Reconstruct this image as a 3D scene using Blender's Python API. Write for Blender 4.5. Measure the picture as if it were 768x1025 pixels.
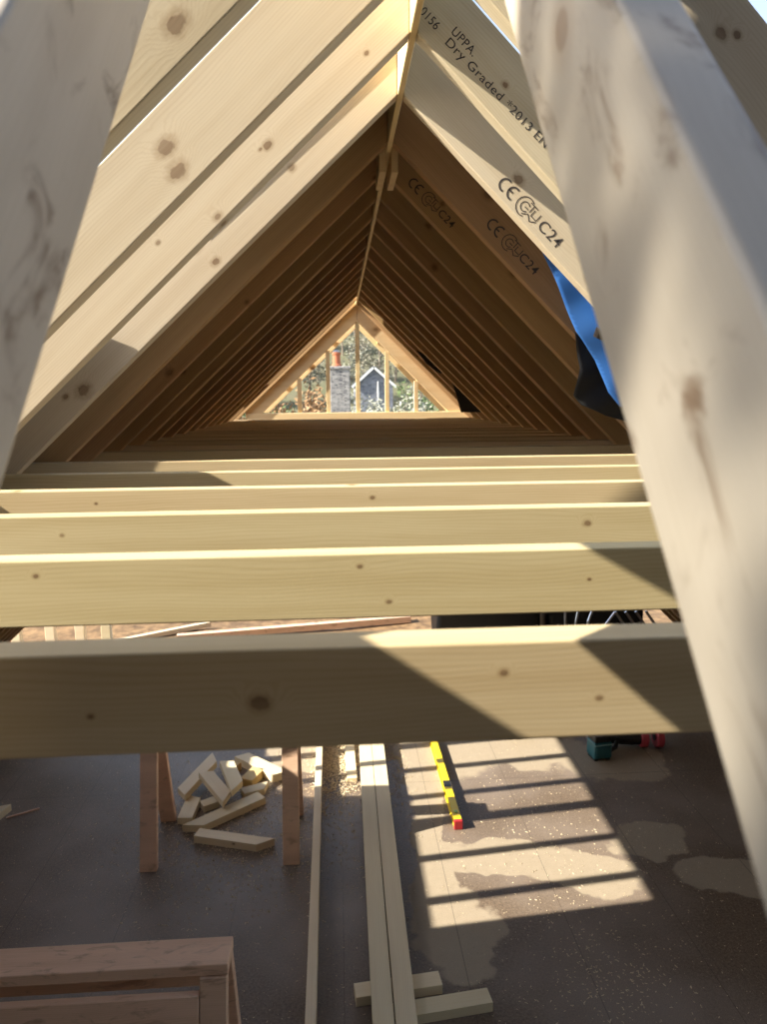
import bpy, bmesh, math, random
from mathutils import Vector, Matrix, geometry, noise
random.seed(7)
for o in list(bpy.data.objects): bpy.data.objects.remove(o)
C = bpy.context.scene.collection
S = bpy.context.scene

# ------------------------------------------------------------------ camera
G = 2.8                                    # eye height above the deck
PIT, YAW, ROL, FPX = .1635, .0626, -.0086, 713.45
fw = Vector((math.sin(YAW)*math.cos(PIT), math.cos(YAW)*math.cos(PIT), -math.sin(PIT)))
rt = Vector((math.cos(YAW), -math.sin(YAW), 0)); up = rt.cross(fw)
r2 = math.cos(ROL)*rt + math.sin(ROL)*up; u2 = -math.sin(ROL)*rt + math.cos(ROL)*up
cam = bpy.data.cameras.new('camera'); cam_ob = bpy.data.objects.new('camera', cam); C.objects.link(cam_ob)
M = Matrix((r2, u2, -fw)).transposed().to_4x4(); M.translation = Vector((0, 0, G)); cam_ob.matrix_world = M
cam.sensor_fit = 'VERTICAL'; cam.sensor_height = 36; cam.lens = FPX/1025*36
cam.clip_start = .02; cam.clip_end = 500
cam.dof.use_dof = True; cam.dof.focus_distance = 2.2; cam.dof.aperture_fstop = 5.5
S.camera = cam_ob

# ------------------------------------------------------------------ light
SUN = Vector((1, .19, -.686)).normalized()
w = bpy.data.worlds.new('sky'); S.world = w; w.use_nodes = True
nt = w.node_tree; nt.nodes.clear()
sky = nt.nodes.new('ShaderNodeTexSky'); sky.sky_type = 'NISHITA'; sky.sun_disc = False
sky.sun_elevation = math.asin(-SUN.z); sky.sun_rotation = math.atan2(-SUN.x, -SUN.y)
sky.air_density = 1.0; sky.dust_density = 1.0
bg = nt.nodes.new('ShaderNodeBackground'); bg.inputs[1].default_value = .40
wo = nt.nodes.new('ShaderNodeOutputWorld')
hsv = nt.nodes.new('ShaderNodeHueSaturation'); hsv.inputs['Saturation'].default_value = .70
nt.links.new(sky.outputs[0], hsv.inputs['Color']); nt.links.new(hsv.outputs[0], bg.inputs[0]); nt.links.new(bg.outputs[0], wo.inputs[0])
sl = bpy.data.lights.new('sun', 'SUN'); sl.energy = 15; sl.angle = .0095; sl.color = (1, .93, .80)
so = bpy.data.objects.new('sun', sl); C.objects.link(so)
so.rotation_euler = SUN.to_track_quat('-Z', 'Y').to_euler(); so.location = (-8, -3, 9)
S.view_settings.view_transform = 'Standard'; S.view_settings.look = 'None'
S.view_settings.exposure = 0; S.view_settings.gamma = 1; S.view_settings.use_curve_mapping = False

# ------------------------------------------------------------------ materials
class NT:
    def __init__(s, name):
        s.m = bpy.data.materials.new(name); s.m.use_nodes = True; s.t = s.m.node_tree
        s.b = s.t.nodes['Principled BSDF']; s.out = s.t.nodes['Material Output']
    def n(s, k, **kw):
        x = s.t.nodes.new('ShaderNode'+k)
        for a, v in kw.items(): setattr(x, a, v)
        return x
    def l(s, a, b): s.t.links.new(a, b)
    def put(s, sock, v):
        if hasattr(v, 'is_linked') or hasattr(v, 'links'): s.l(v, sock)
        else: sock.default_value = v
    def math(s, op, a, b=0.0, c=0.0, clamp=False):
        x = s.n('Math', operation=op, use_clamp=clamp)
        for i, v in enumerate((a, b, c)): s.put(x.inputs[i], v)
        return x.outputs[0]
    def mix(s, f, a, b, bt='MIX'):
        x = s.n('Mix', data_type='RGBA', blend_type=bt)
        s.put(x.inputs[0], f); s.put(x.inputs[6], a); s.put(x.inputs[7], b)
        return x.outputs[2]
    def noise(s, vec, scale, detail=3, rough=.5, dist=0):
        x = s.n('TexNoise'); s.l(vec, x.inputs['Vector'])
        x.inputs['Scale'].default_value = scale; x.inputs['Detail'].default_value = detail
        x.inputs['Roughness'].default_value = rough; x.inputs['Distortion'].default_value = dist
        return x.outputs[0]
    def ss(s, v, a, b, x0=0.0, x1=1.0):
        x = s.n('MapRange', interpolation_type='SMOOTHSTEP'); s.put(x.inputs[0], v)
        for i, q in enumerate((a, b, x0, x1)): x.inputs[i+1].default_value = q
        return x.outputs[0]
    def vec(s, x, y, z):
        c = s.n('CombineXYZ')
        for i, v in enumerate((x, y, z)): s.put(c.inputs[i], v)
        return c.outputs[0]
def c4(c): return (c[0], c[1], c[2], 1)

def wood(name, light, dark, knot=(.17, .095, .045), knots=2.2, knot_p=.55, grain=1.0, rough=.62, stain=0.0, stain_col=(.16, .09, .04), tone=.25):
    t = NT(name); tc = t.n('TexCoord'); oi = t.n('ObjectInfo')
    rnd = oi.outputs['Random']
    off = t.math('MULTIPLY', rnd, 37.0)
    sx = t.n('SeparateXYZ'); t.l(tc.outputs['Object'], sx.inputs[0])
    X = t.math('ADD', sx.outputs[0], off); Y = sx.outputs[1]; Z = sx.outputs[2]
    # growth rings as long wavering lines
    wob = t.noise(t.vec(t.math('MULTIPLY', X, 1.3), t.math('MULTIPLY', Y, 6.0), t.math('MULTIPLY', Z, 6.0)), 1.0, 2)
    # knots: cells along the length and across the face
    kv = t.n('TexVoronoi', voronoi_dimensions='2D', feature='F1')
    t.l(t.vec(t.math('MULTIPLY', X, knots), t.math('MULTIPLY', t.math('ADD', Z, t.math('MULTIPLY', Y, .6)), knots*1.45), 0.0), kv.inputs['Vector'])
    kv.inputs['Scale'].default_value = 1; kv.inputs['Randomness'].default_value = .9
    d = kv.outputs['Distance']; kc = t.n('SeparateColor'); t.l(kv.outputs['Color'], kc.inputs[0])
    has = t.math('LESS_THAN', kc.outputs[0], knot_p)
    size = t.math('MULTIPLY_ADD', kc.outputs[1], .045, .018)
    kd = t.math('DIVIDE', d, size)
    kmask = t.math('MULTIPLY', t.ss(kd, .75, 1.15, 1, 0), has)
    kring = t.math('MULTIPLY', t.ss(kd, 1.0, 2.6, 1, 0), has)
    swirl = t.math('MULTIPLY', t.ss(kd, .5, 5.5, 1, 0), has)
    for i in range(4):                                       # knots that sit at known places on a timber
        at = t.n('Attribute', attribute_type='OBJECT', attribute_name='knot_%d' % i); ks = t.n('SeparateXYZ'); t.l(at.outputs['Vector'], ks.inputs[0])
        a = t.math('MULTIPLY', t.math('SUBTRACT', sx.outputs[0], ks.outputs[0]), .75); b = t.math('SUBTRACT', Z, ks.outputs[1])
        dd = t.math('SQRT', t.math('ADD', t.math('MULTIPLY', a, a), t.math('MULTIPLY', b, b)))
        dd = t.math('DIVIDE', dd, t.math('MAXIMUM', ks.outputs[2], .0001)); dd = t.math('ADD', dd, t.math('MULTIPLY', t.math('SUBTRACT', t.noise(tc.outputs['Object'], 70, 2), .5), 1.1))
        kmask = t.math('MAXIMUM', kmask, t.ss(dd, .8, 1.1, 1, 0)); kring = t.math('MAXIMUM', kring, t.ss(dd, 1.0, 2.1, 1, 0)); swirl = t.math('MAXIMUM', swirl, t.ss(dd, .5, 4.0, 1, 0))
    ph = t.math('ADD', t.math('MULTIPLY', t.math('ADD', Z, t.math('MULTIPLY', Y, .8)), 900.0), t.math('MULTIPLY', wob, 85.0))
    ph = t.math('ADD', ph, t.math('MULTIPLY', swirl, 26.0))
    ring = t.ss(t.math('SINE', ph), -.2, 1.0)
    broad = t.ss(t.noise(t.vec(t.math('MULTIPLY', X, .9), t.math('MULTIPLY', Y, 16.0), t.math('MULTIPLY', Z, 16.0)), 1.0, 3, .6), .3, .72)
    fib = t.noise(t.vec(t.math('MULTIPLY', X, 9.0), t.math('MULTIPLY', Y, 330.0), t.math('MULTIPLY', Z, 330.0)), 1.0, 2)
    f = t.math('ADD', t.math('MULTIPLY', ring, .22*grain), t.math('ADD', t.math('MULTIPLY', broad, .5*grain), t.math('MULTIPLY', t.math('SUBTRACT', fib, .5), .5*grain)), clamp=True)
    col = t.mix(f, c4(light), c4(dark))
    hs = t.n('HueSaturation'); t.l(col, hs.inputs['Color'])
    t.l(t.math('MULTIPLY_ADD', rnd, tone, 1-tone/2), hs.inputs['Value'])
    t.l(t.math('MULTIPLY_ADD', t.math('FRACT', t.math('MULTIPLY', rnd, 7.3)), .014, .493), hs.inputs['Hue'])
    col = hs.outputs[0]
    col = t.mix(t.math('MULTIPLY', kring, .45), col, (dark[0]*.62, dark[1]*.5, dark[2]*.4, 1))
    col = t.mix(t.math('MULTIPLY', kmask, t.math('MULTIPLY_ADD', broad, .45, .42)), col, c4(knot))
    if stain:
        sn = t.noise(t.vec(t.math('MULTIPLY', X, 9.0), t.math('MULTIPLY', Y, 22.0), t.math('MULTIPLY', Z, 22.0)), 1.0, 4, .6, .8)
        col = t.mix(t.math('MULTIPLY', t.ss(sn, .53, .72), stain), col, c4(stain_col))
        s2 = t.noise(t.vec(t.math('MULTIPLY', X, 3.0), t.math('MULTIPLY', Y, 12.0), t.math('MULTIPLY', Z, 12.0)), 1.0, 3, .55)
        col = t.mix(t.math('MULTIPLY', t.ss(s2, .4, .7), stain*.35), col, (dark[0]*.75, dark[1]*.72, dark[2]*.7, 1))
    t.l(col, t.b.inputs['Base Color']); t.b.inputs['Roughness'].default_value = rough
    t.b.inputs['Specular IOR Level'].default_value = .35
    bp = t.n('Bump'); bp.inputs['Strength'].default_value = .12; bp.inputs['Distance'].default_value = .001
    t.l(t.math('ADD', f, kmask), bp.inputs['Height']); t.l(bp.outputs[0], t.b.inputs['Normal'])
    return t.m

def plain(name, col, rough=.6, metal=0, var=.0, scale=8, bump=0.0):
    t = NT(name); t.b.inputs['Roughness'].default_value = rough; t.b.inputs['Metallic'].default_value = metal
    tc = t.n('TexCoord'); nz = t.noise(tc.outputs['Object'], scale, 4, .6)
    t.l(t.mix(nz, c4([v*(1-var) for v in col]), c4([min(1, v*(1+var)) for v in col])), t.b.inputs['Base Color'])
    if bump:
        bp = t.n('Bump'); bp.inputs['Strength'].default_value = bump; bp.inputs['Distance'].default_value = .02
        t.l(nz, bp.inputs['Height']); t.l(bp.outputs[0], t.b.inputs['Normal'])
    return t.m

W_JOIST = wood('joist_pine', (.63, .51, .295), (.47, .345, .165), tone=.12)
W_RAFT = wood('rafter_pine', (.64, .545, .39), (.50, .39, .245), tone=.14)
W_DARK = wood('rafter_pine_shaded', (.54, .34, .165), (.37, .215, .09), knots=2.6)  # same timber as the pale rafters, darkened for the shade under the felt
W_DJ = wood('shaded_joist_pine', (.68, .54, .33), (.52, .37, .19))  # same timber as the front joists, colour lifted to brighten those in shade
W_FG = wood('shade_greyed_pine', (.52, .46, .38), (.43, .37, .29), knots=2.0, grain=.5, stain=.9, stain_col=(.15, .09, .05), rough=.34)  # greyed base carries the shade on the close rafters; brown stains are real
W_OLD = wood('weathered_redwood', (.80, .53, .37), (.62, .38, .245), stain=.45, stain_col=(.18, .09, .05))
W_CUT = wood('fresh_offcut', (.74, .62, .41), (.60, .46, .27), grain=.7)
W_GOLD = wood('golden_offcut', (.70, .50, .22), (.58, .38, .14), grain=.6)
W_GABLE = wood('gable_pine', (.80, .62, .36), (.66, .46, .23))
M_INK = plain('stamp_ink', (.055, .045, .04), .7)
M_MEMB = plain('roofing_felt', (.022, .022, .024), .75, 0, .3, 6)
M_BLACK = plain('black_polythene', (.008, .008, .009), .55, 0, .3, 5)
M_ALU = plain('aluminium', (.6, .6, .62), .3, 1, .1, 20)
M_TEAL = plain('teal_plastic', (.015, .10, .12), .4, 0, .1)
M_BLK = plain('black_plastic', (.012, .012, .013), .45, 0, .2)
M_RED = plain('red_plastic', (.35, .02, .025), .4, 0, .1)
M_PINK = plain('pink_red_plastic', (.42, .05, .07), .45, 0, .1)
M_BLUE = plain('blue_plastic', (.02, .08, .30), .4, 0, .1)
M_YEL = plain('yellow_paint', (.80, .58, .01), .35, 0, .05)
M_VIAL = plain('green_vial', (.35, .55, .05), .1)

# blue tarpaulin lets some light through
t = NT('blue_tarpaulin'); tc = t.n('TexCoord'); nz = t.noise(tc.outputs['Object'], 14, 3)
col = t.mix(nz, (.03, .125, .40, 1), (.05, .18, .52, 1)); t.l(col, t.b.inputs['Base Color']); t.b.inputs['Roughness'].default_value = .38
tr = t.n('BsdfTranslucent'); t.l(col, tr.inputs[0]); ms = t.n('MixShader'); ms.inputs[0].default_value = .3
t.l(t.b.outputs[0], ms.inputs[1]); t.l(tr.outputs[0], ms.inputs[2]); t.l(ms.outputs[0], t.out.inputs[0]); M_TARP = t.m

# debris netting: invented cloth, its uneven transparency shaped to dapple the close right rafter
t = NT('dapple_netting'); tc = t.n('TexCoord'); nz = t.noise(tc.outputs['Object'], 5.5, 3, .55)
t.b.inputs['Base Color'].default_value = (.55, .55, .52, 1); tp = t.n('BsdfTransparent'); ms = t.n('MixShader'); t.l(t.ss(nz, .44, .64, .05, .62), ms.inputs[0])
t.l(t.b.outputs[0], ms.inputs[1]); t.l(tp.outputs[0], ms.inputs[2]); t.l(ms.outputs[0], t.out.inputs[0]); M_NET = t.m

# chipboard deck: damp brown boards with pale dried-out patches of their own outline
def deck_mat():
    t = NT('damp_chipboard'); tc = t.n('TexCoord'); P = tc.outputs['Object']
    sx = t.n('SeparateXYZ'); t.l(P, sx.inputs[0]); X, Y = sx.outputs[0], sx.outputs[1]
    wob = t.n('TexNoise'); t.l(P, wob.inputs['Vector']); wob.inputs['Scale'].default_value = 3.2; wob.inputs['Detail'].default_value = 5
    sc = t.n('SeparateColor'); t.l(wob.outputs['Color'], sc.inputs[0])
    XX = t.math('MULTIPLY_ADD', t.math('SUBTRACT', sc.outputs[0], .5), .42, X); YY = t.math('MULTIPLY_ADD', t.math('SUBTRACT', sc.outputs[1], .5), .42, Y)
    best = None
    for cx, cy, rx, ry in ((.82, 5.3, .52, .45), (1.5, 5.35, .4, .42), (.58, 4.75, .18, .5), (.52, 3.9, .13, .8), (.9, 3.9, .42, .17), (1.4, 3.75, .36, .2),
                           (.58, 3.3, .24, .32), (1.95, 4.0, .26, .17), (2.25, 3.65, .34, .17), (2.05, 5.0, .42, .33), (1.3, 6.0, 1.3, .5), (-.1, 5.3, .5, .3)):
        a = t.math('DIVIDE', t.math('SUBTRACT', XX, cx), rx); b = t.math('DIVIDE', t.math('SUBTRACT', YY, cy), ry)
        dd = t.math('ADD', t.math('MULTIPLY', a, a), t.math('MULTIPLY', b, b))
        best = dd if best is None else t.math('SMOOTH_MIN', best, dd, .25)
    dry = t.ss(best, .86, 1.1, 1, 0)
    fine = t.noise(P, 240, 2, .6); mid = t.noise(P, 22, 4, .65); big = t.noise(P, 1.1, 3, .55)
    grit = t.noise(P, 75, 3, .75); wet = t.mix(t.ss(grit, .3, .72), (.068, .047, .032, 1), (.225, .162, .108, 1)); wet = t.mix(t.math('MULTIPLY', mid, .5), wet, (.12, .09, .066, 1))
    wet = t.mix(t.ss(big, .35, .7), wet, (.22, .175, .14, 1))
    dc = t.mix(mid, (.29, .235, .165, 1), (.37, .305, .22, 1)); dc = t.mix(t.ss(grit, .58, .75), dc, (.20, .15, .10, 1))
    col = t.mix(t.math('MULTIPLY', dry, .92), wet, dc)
    col = t.mix(t.ss(fine, .6, .72), col, (.40, .31, .21, 1))
    col = t.mix(t.math('MULTIPLY', t.ss(fine, .42, .28), .5), col, (.03, .022, .016, 1))
    # board joints
    jx = t.math('ABSOLUTE', t.math('SUBTRACT', t.math('FRACT', t.math('DIVIDE', t.math('ADD', X, .02), .6)), .5)); jx = t.math('LESS_THAN', t.math('SUBTRACT', .5, jx), .0035)
    jy = t.math('ABSOLUTE', t.math('SUBTRACT', t.math('FRACT', t.math('DIVIDE', Y, 2.4)), .5)); jy = t.math('LESS_THAN', t.math('SUBTRACT', .5, jy), .001)
    col = t.mix(t.math('MULTIPLY', t.math('MAXIMUM', jx, jy), .5), col, (.03, .022, .016, 1))
    t.l(col, t.b.inputs['Base Color'])
    t.l(t.math('MULTIPLY_ADD', dry, .3, t.math('MULTIPLY_ADD', mid, .35, .3)), t.b.inputs['Roughness'])
    bp = t.n('Bump'); bp.inputs['Strength'].default_value = .15; bp.inputs['Distance'].default_value = .002
    t.l(fine, bp.inputs['Height']); t.l(bp.outputs[0], t.b.inputs['Normal'])
    return t.m
M_DECK = deck_mat()

def stone_mat(name, a, b, mortar, sc):
    t = NT(name); tc = t.n('TexCoord'); mp = t.n('Mapping'); t.l(tc.outputs['Object'], mp.inputs[0]); mp.inputs['Scale'].default_value = (sc, sc, sc*2.1)
    v = t.n('TexVoronoi', feature='DISTANCE_TO_EDGE'); t.l(mp.outputs[0], v.inputs['Vector']); v.inputs['Scale'].default_value = 1
    v2 = t.n('TexVoronoi'); t.l(mp.outputs[0], v2.inputs['Vector']); v2.inputs['Scale'].default_value = 1
    s = t.n('SeparateColor'); t.l(v2.outputs['Color'], s.inputs[0])
    col = t.mix(s.outputs[0], c4(a), c4(b)); col = t.mix(t.ss(v.outputs[0], .02, .09, 1, 0), col, c4(mortar))
    t.l(col, t.b.inputs['Base Color']); t.b.inputs['Roughness'].default_value = .9; return t.m
M_STONE = stone_mat('chimney_stone', (.10, .10, .11), (.34, .33, .32), (.36, .34, .31), 8.5)
M_SLATE_WALL = stone_mat('slate_wall', (.10, .11, .14), (.22, .23, .27), (.2, .2, .21), 2.2)
M_SLATE = plain('roof_slate', (.12, .13, .16), .6, 0, .3, 3)
M_POT = plain('terracotta', (.42, .13, .06), .8, 0, .15, 6)
M_WHITE = plain('white_paint', (.75, .75, .73), .5, 0, .05)
t = NT('rough_ground'); tc = t.n('TexCoord'); P = tc.outputs['Object']; sx = t.n('SeparateXYZ'); t.l(P, sx.inputs[0])
n1 = t.noise(P, .9, 5, .65); n2 = t.noise(P, .25, 4, .6)
n3 = t.noise(P, 7, 5, .7); soil = t.mix(t.ss(n3, .3, .7), (.07, .04, .018, 1), (.30, .185, .085, 1)); soil = t.mix(t.math('MULTIPLY', n1, .5), soil, (.16, .09, .04, 1)); gr = t.mix(n1, (.06, .08, .025, 1), (.12, .125, .06, 1)); gr = t.mix(n2, gr, (.13, .11, .07, 1))
t.l(t.mix(t.ss(sx.outputs[1], 13, 18), soil, gr), t.b.inputs['Base Color']); t.b.inputs['Roughness'].default_value = .95; M_GROUND = t.m
M_BARK = plain('bark', (.20, .16, .12), .9, 0, .3, 5)
def leafm(n, c): return plain(n, c, .7, 0, .35, 1.5)
LEAF = {'bare': leafm('spring_twigs', (.17, .16, .115)), 'green': leafm('fresh_green_leaf', (.10, .15, .045)), 'rust': leafm('rusty_leaf', (.26, .145, .06)), 'grey': leafm('pale_ivy_leaf', (.27, .27, .21))}

# ------------------------------------------------------------------ helpers
def link(name, me, mat=None, parent=None, mw=None, smooth=False):
    o = bpy.data.objects.new(name, me); C.objects.link(o)
    if mat: me.materials.append(mat)
    if smooth:
        for p in me.polygons: p.use_smooth = True
    if parent: o.parent = parent
    if mw is not None: o.matrix_local = mw
    return o
def bm_obj(name, bm, mat, parent=None, mw=None, smooth=False):
    bmesh.ops.recalc_face_normals(bm, faces=bm.faces)
    me = bpy.data.meshes.new(name); bm.to_mesh(me); bm.free(); return link(name, me, mat, parent, mw, smooth)
def tag(o, label, cat, group=None, kind=None):
    o['label'] = label; o['category'] = cat
    if group: o['group'] = group
    if kind: o['kind'] = kind
    return o
def empty(name, loc, rz=0):
    o = bpy.data.objects.new(name, None); C.objects.link(o); o.location = loc; o.rotation_euler = (0, 0, rz); o.empty_display_size = .05; return o
def hexa(bm, v, bev=.003, seg=1):
    """eight corners: bottom ring of four, then top ring of four"""
    vs = [bm.verts.new(p) for p in v]; fs = []
    for q in ((3, 2, 1, 0), (4, 5, 6, 7), (0, 1, 5, 4), (1, 2, 6, 5), (2, 3, 7, 6), (3, 0, 4, 7)): fs.append(bm.faces.new([vs[i] for i in q]))
    if bev:
        es = list({e for f in fs for e in f.edges}); bmesh.ops.bevel(bm, geom=es, offset=bev, segments=seg, affect='EDGES', profile=.5)
    return bm
def box(bm, x0, x1, y0, y1, z0, z1, bev=.003, seg=1):
    return hexa(bm, [(x0, y0, z0), (x1, y0, z0), (x1, y1, z0), (x0, y1, z0), (x0, y0, z1), (x1, y0, z1), (x1, y1, z1), (x0, y1, z1)], bev, seg)
def frame(o, x, y, z):
    m = Matrix((x, y, z)).transposed().to_4x4(); m.translation = o; return m
def tube(bm, pts, r, n=8, caps=True):
    rings = []
    for i, p in enumerate(pts):
        p = Vector(p); a = Vector(pts[max(i-1, 0)]); b = Vector(pts[min(i+1, len(pts)-1)]); d = (b-a).normalized()
        q = d.orthogonal().normalized() if i == 0 else (q - d*q.dot(d)).normalized()
        s = d.cross(q); rr = r[i] if isinstance(r, (list, tuple)) else r
        rings.append([bm.verts.new(p + (q*math.cos(2*math.pi*k/n) + s*math.sin(2*math.pi*k/n))*rr) for k in range(n)])
    for a, b in zip(rings, rings[1:]):
        for k in range(n): bm.faces.new((a[k], a[(k+1) % n], b[(k+1) % n], b[k]))
    if caps: bm.faces.new(rings[0][::-1]); bm.faces.new(rings[-1])
    return bm
def lathe(bm, prof, c=(0, 0, 0), n=20, axis='Z'):
    rings = []
    for r, z in prof:
        ring = []
        for k in range(n):
            a = 2*math.pi*k/n; p = (r*math.cos(a), r*math.sin(a), z)
            if axis == 'X': p = (p[2], p[0], p[1])
            if axis == 'Y': p = (p[0], p[2], p[1])
            ring.append(bm.verts.new((p[0]+c[0], p[1]+c[1], p[2]+c[2])))
        rings.append(ring)
    for a, b in zip(rings, rings[1:]):
        for k in range(n): bm.faces.new((a[k], a[(k+1) % n], b[(k+1) % n], b[k]))
    bm.faces.new(rings[0][::-1]); bm.faces.new(rings[-1]); return bm
def sheet(name, polys, to_world, thick, mat, holes=(), cut=None):
    """flat cloth-like sheet from an outline with holes, given thickness along its normal"""
    loops = [[Vector((p[0], p[1], 0)) for p in polys]] + [[Vector((p[0], p[1], 0)) for p in h] for h in holes]
    flat = [p for l in loops for p in l]; tri = geometry.tessellate_polygon(loops)
    bm = bmesh.new(); vs = [bm.verts.new(to_world(p.x, p.y)) for p in flat]
    for a in tri:
        try: bm.faces.new([vs[i] for i in a])
        except ValueError: pass
    bmesh.ops.recalc_face_normals(bm, faces=bm.faces)
    bmesh.ops.solidify(bm, geom=list(bm.faces), thickness=thick)
    return bm_obj(name, bm, mat)

# ------------------------------------------------------------------ deck and ground
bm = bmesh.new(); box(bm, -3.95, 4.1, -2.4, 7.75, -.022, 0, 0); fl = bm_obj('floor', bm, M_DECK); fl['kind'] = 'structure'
bm = bmesh.new(); nx, ny = 60, 90; gv = []
def ground_z(x, y):
    z = -.15 + .25*noise.noise(Vector((x*.5, y*.5, 0)))*(1 if y > 9 else .2)
    if y > 86: z += 26*(1-math.exp(-((y-86)/62)**1.4)) + 1.4*noise.noise(Vector((x*.05, y*.05, 3)))
    return z
for j in range(ny+1):
    y = 7.76 + 190*(j/ny)**2; row = []
    for i in range(nx+1):
        x = (i/nx-.5)*(30 + y*1.4); row.append(bm.verts.new((x, y, ground_z(x, y))))
    gv.append(row)
for j in range(ny):
    for i in range(nx): bm.faces.new((gv[j][i], gv[j][i+1], gv[j+1][i+1], gv[j+1][i]))
g = bm_obj('ground', bm, M_GROUND, smooth=True); g['kind'] = 'structure'

# ------------------------------------------------------------------ roof timbers
XR, ZR = .2147, G+.882; AL, AR = .7481, .7778; RB = .018
JT = G-.2353; JD = .1012; JW = .0455
ty = {1: 1.246, 2: 1.562, 3: 1.9245, 4: 2.293, 5: 2.695, 6: 3.06, 7: 3.43, 8: 3.78}
for k in range(9, 19): ty[k] = .837+.3625*k
DEP = .152; TH = .046
tyL = dict(ty); tyL[1] = 1.175; tyL[2] = 1.578
ORD = {1: 'first', 2: 'second', 3: 'third', 4: 'fourth', 5: 'fifth', 6: 'sixth', 7: 'seventh', 8: 'eighth', 9: 'ninth', 10: 'tenth', 11: 'eleventh', 12: 'twelfth', 13: 'thirteenth', 14: 'fourteenth', 15: 'fifteenth', 16: 'sixteenth', 17: 'seventeenth', 18: 'eighteenth'}
def rafter(side, k, L=5.1):
    a = AR if side > 0 else AL
    u = Vector((side*math.cos(a), 0, -math.sin(a))); n = Vector((side*math.sin(a), 0, math.cos(a)))
    x0 = XR if side > 0 else XR-RB
    Y = Vector((0, 1, 0)); T = TH*(1.55 if k in (8, 11) else 1) * (1+.1*random.uniform(-1, 1) if k > 5 else 1)
    L = (ZR-.03)/math.sin(a)                                     # foot stands on the deck edge
    ct = math.tan(a); lc = 1/math.tan(a)
    bm = bmesh.new(); h = .03/math.sin(a)
    e = .0015/math.cos(a)
    hexa(bm, [(e, 0, 0), (L, 0, 0), (L, T, 0), (e, T, 0), (-DEP*ct+e, 0, DEP), (L+DEP*lc, 0, DEP), (L+DEP*lc, T, DEP), (-DEP*ct+e, T, DEP)], .003, 2 if k < 7 else 1)
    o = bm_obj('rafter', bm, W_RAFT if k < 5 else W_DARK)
    mw = Matrix((u, Y, n)).transposed().to_4x4()
    if side < 0: pass
    mw.translation = Vector((x0, (ty if side > 0 else tyL)[k], ZR)); o.matrix_world = mw
    return o, mw
LAB = {(-1, 1): 'pale sunlit left-slope rafter nearest the top left corner, rough knot', (-1, 2): 'wide pale sunlit left rafter with twin brown knots on its face',
       (-1, 3): 'sunlit left rafter with small green mark, between the twin-knot one and the half-shaded one', (-1, 4): 'last sunlit left rafter, crossed by a ragged shadow, bordering the dark ones',
       (1, 1): 'dark right rafter in the top right corner against blue sky', (1, 2): 'right rafter with a lit strip just above the stamped name rafter',
       (1, 3): 'half-lit right rafter stamped UPPA Dry Graded', (1, 4): 'right rafter with large C24 stamp on its sunlit strip, above the blue tarp',
       (1, 5): 'shaded right rafter stamped CE C24, directly behind the sunlit C24 rafter', (1, 6): 'dark right rafter with a faint CE C24 stamp near the ridge'}
RAFT = {}
KN = {(-1, 1): [(.541, .041, .015), (.60, .075, .007)], (-1, 2): [(.652, .085, .017), (.667, .037, .017)], (-1, 3): [(.442, .051, .011), (.112, .039, .006), (.81, .072, .006), (.463, .056, .005)],
      (-1, 4): [(1.305, .034, .020), (1.36, .059, .009), (.377, .065, .010), (.735, .029, .012)], (1, 1): [(.515, .085, .010), (.536, .103, .007)], (1, 3): [(.239, .075, .008)],
      (1, 4): [(.417, .080, .015)], (1, 7): [(.239, .069, .012)], (1, 6): [(.244, .079, .009)], (1, 8): [(.381, .033, .014)], (-1, 6): [(1.185, .03, .014)], (-1, 7): [(1.192, .056, .012)]}
KJ = {0: [(1.081, -.054, .0085), (.923, -.061, .003), (1.315, -.031, .004), (1.411, -.06, .003)], 1: [(1.189, -.02, .004), (1.233, -.076, .004), (.714, -.023, .004), (1.543, -.049, .003)], 2: [(1.68, -.036, .007), (.602, -.039, .004)], 3: [(1.247, -.031, .006), (.539, -.034, .004)]}
def set_knots(o, ks):
    for i, q in enumerate(ks): o['knot_%d' % i] = [float(x)*(.8 if j == 2 else 1) for j, x in enumerate(q)]
for side in (-1, 1):
    for k in range(1, 19):
        o, mw = rafter(side, k); RAFT[side, k] = (o, mw)
        nm = 'left' if side < 0 else 'right'
        lab = LAB.get((side, k)) or f'dark shaded {nm}-slope rafter, {ORD[19-k]} one counting back from the gable window'
        tag(o, lab, 'rafter', f'{nm} slope rafters'); set_knots(o, KN.get((side, k), ()))

# ridge board
bm = bmesh.new(); box(bm, 0, 6.35, -RB, 0, 0, .20, .002); o = bm_obj('ridge_board', bm, W_GABLE)
o.matrix_world = frame(Vector((XR, 1.13, ZR)), Vector((0, 1, 0)), Vector((-1, 0, 0)) * -1, Vector((0, 0, 1)))
for v in o.data.vertices: pass
tag(o, 'long thin ridge board running along the peak of the roof', 'ridge board')
# the pair of splice plates hanging at the ridge join
for sd, lab in ((-1, 'short splice plate on the left side of the ridge board join'), (1, 'short splice plate on the right side of the ridge board join')):
    bm = bmesh.new(); xa = XR + .0015 if sd > 0 else XR-RB-.0265
    box(bm, xa, xa+.025, 2.80, 3.04, ZR-.072, ZR+.06, .002); o = bm_obj('splice_plate', bm, W_GABLE); tag(o, lab, 'splice plate', 'ridge splice plates')

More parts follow.
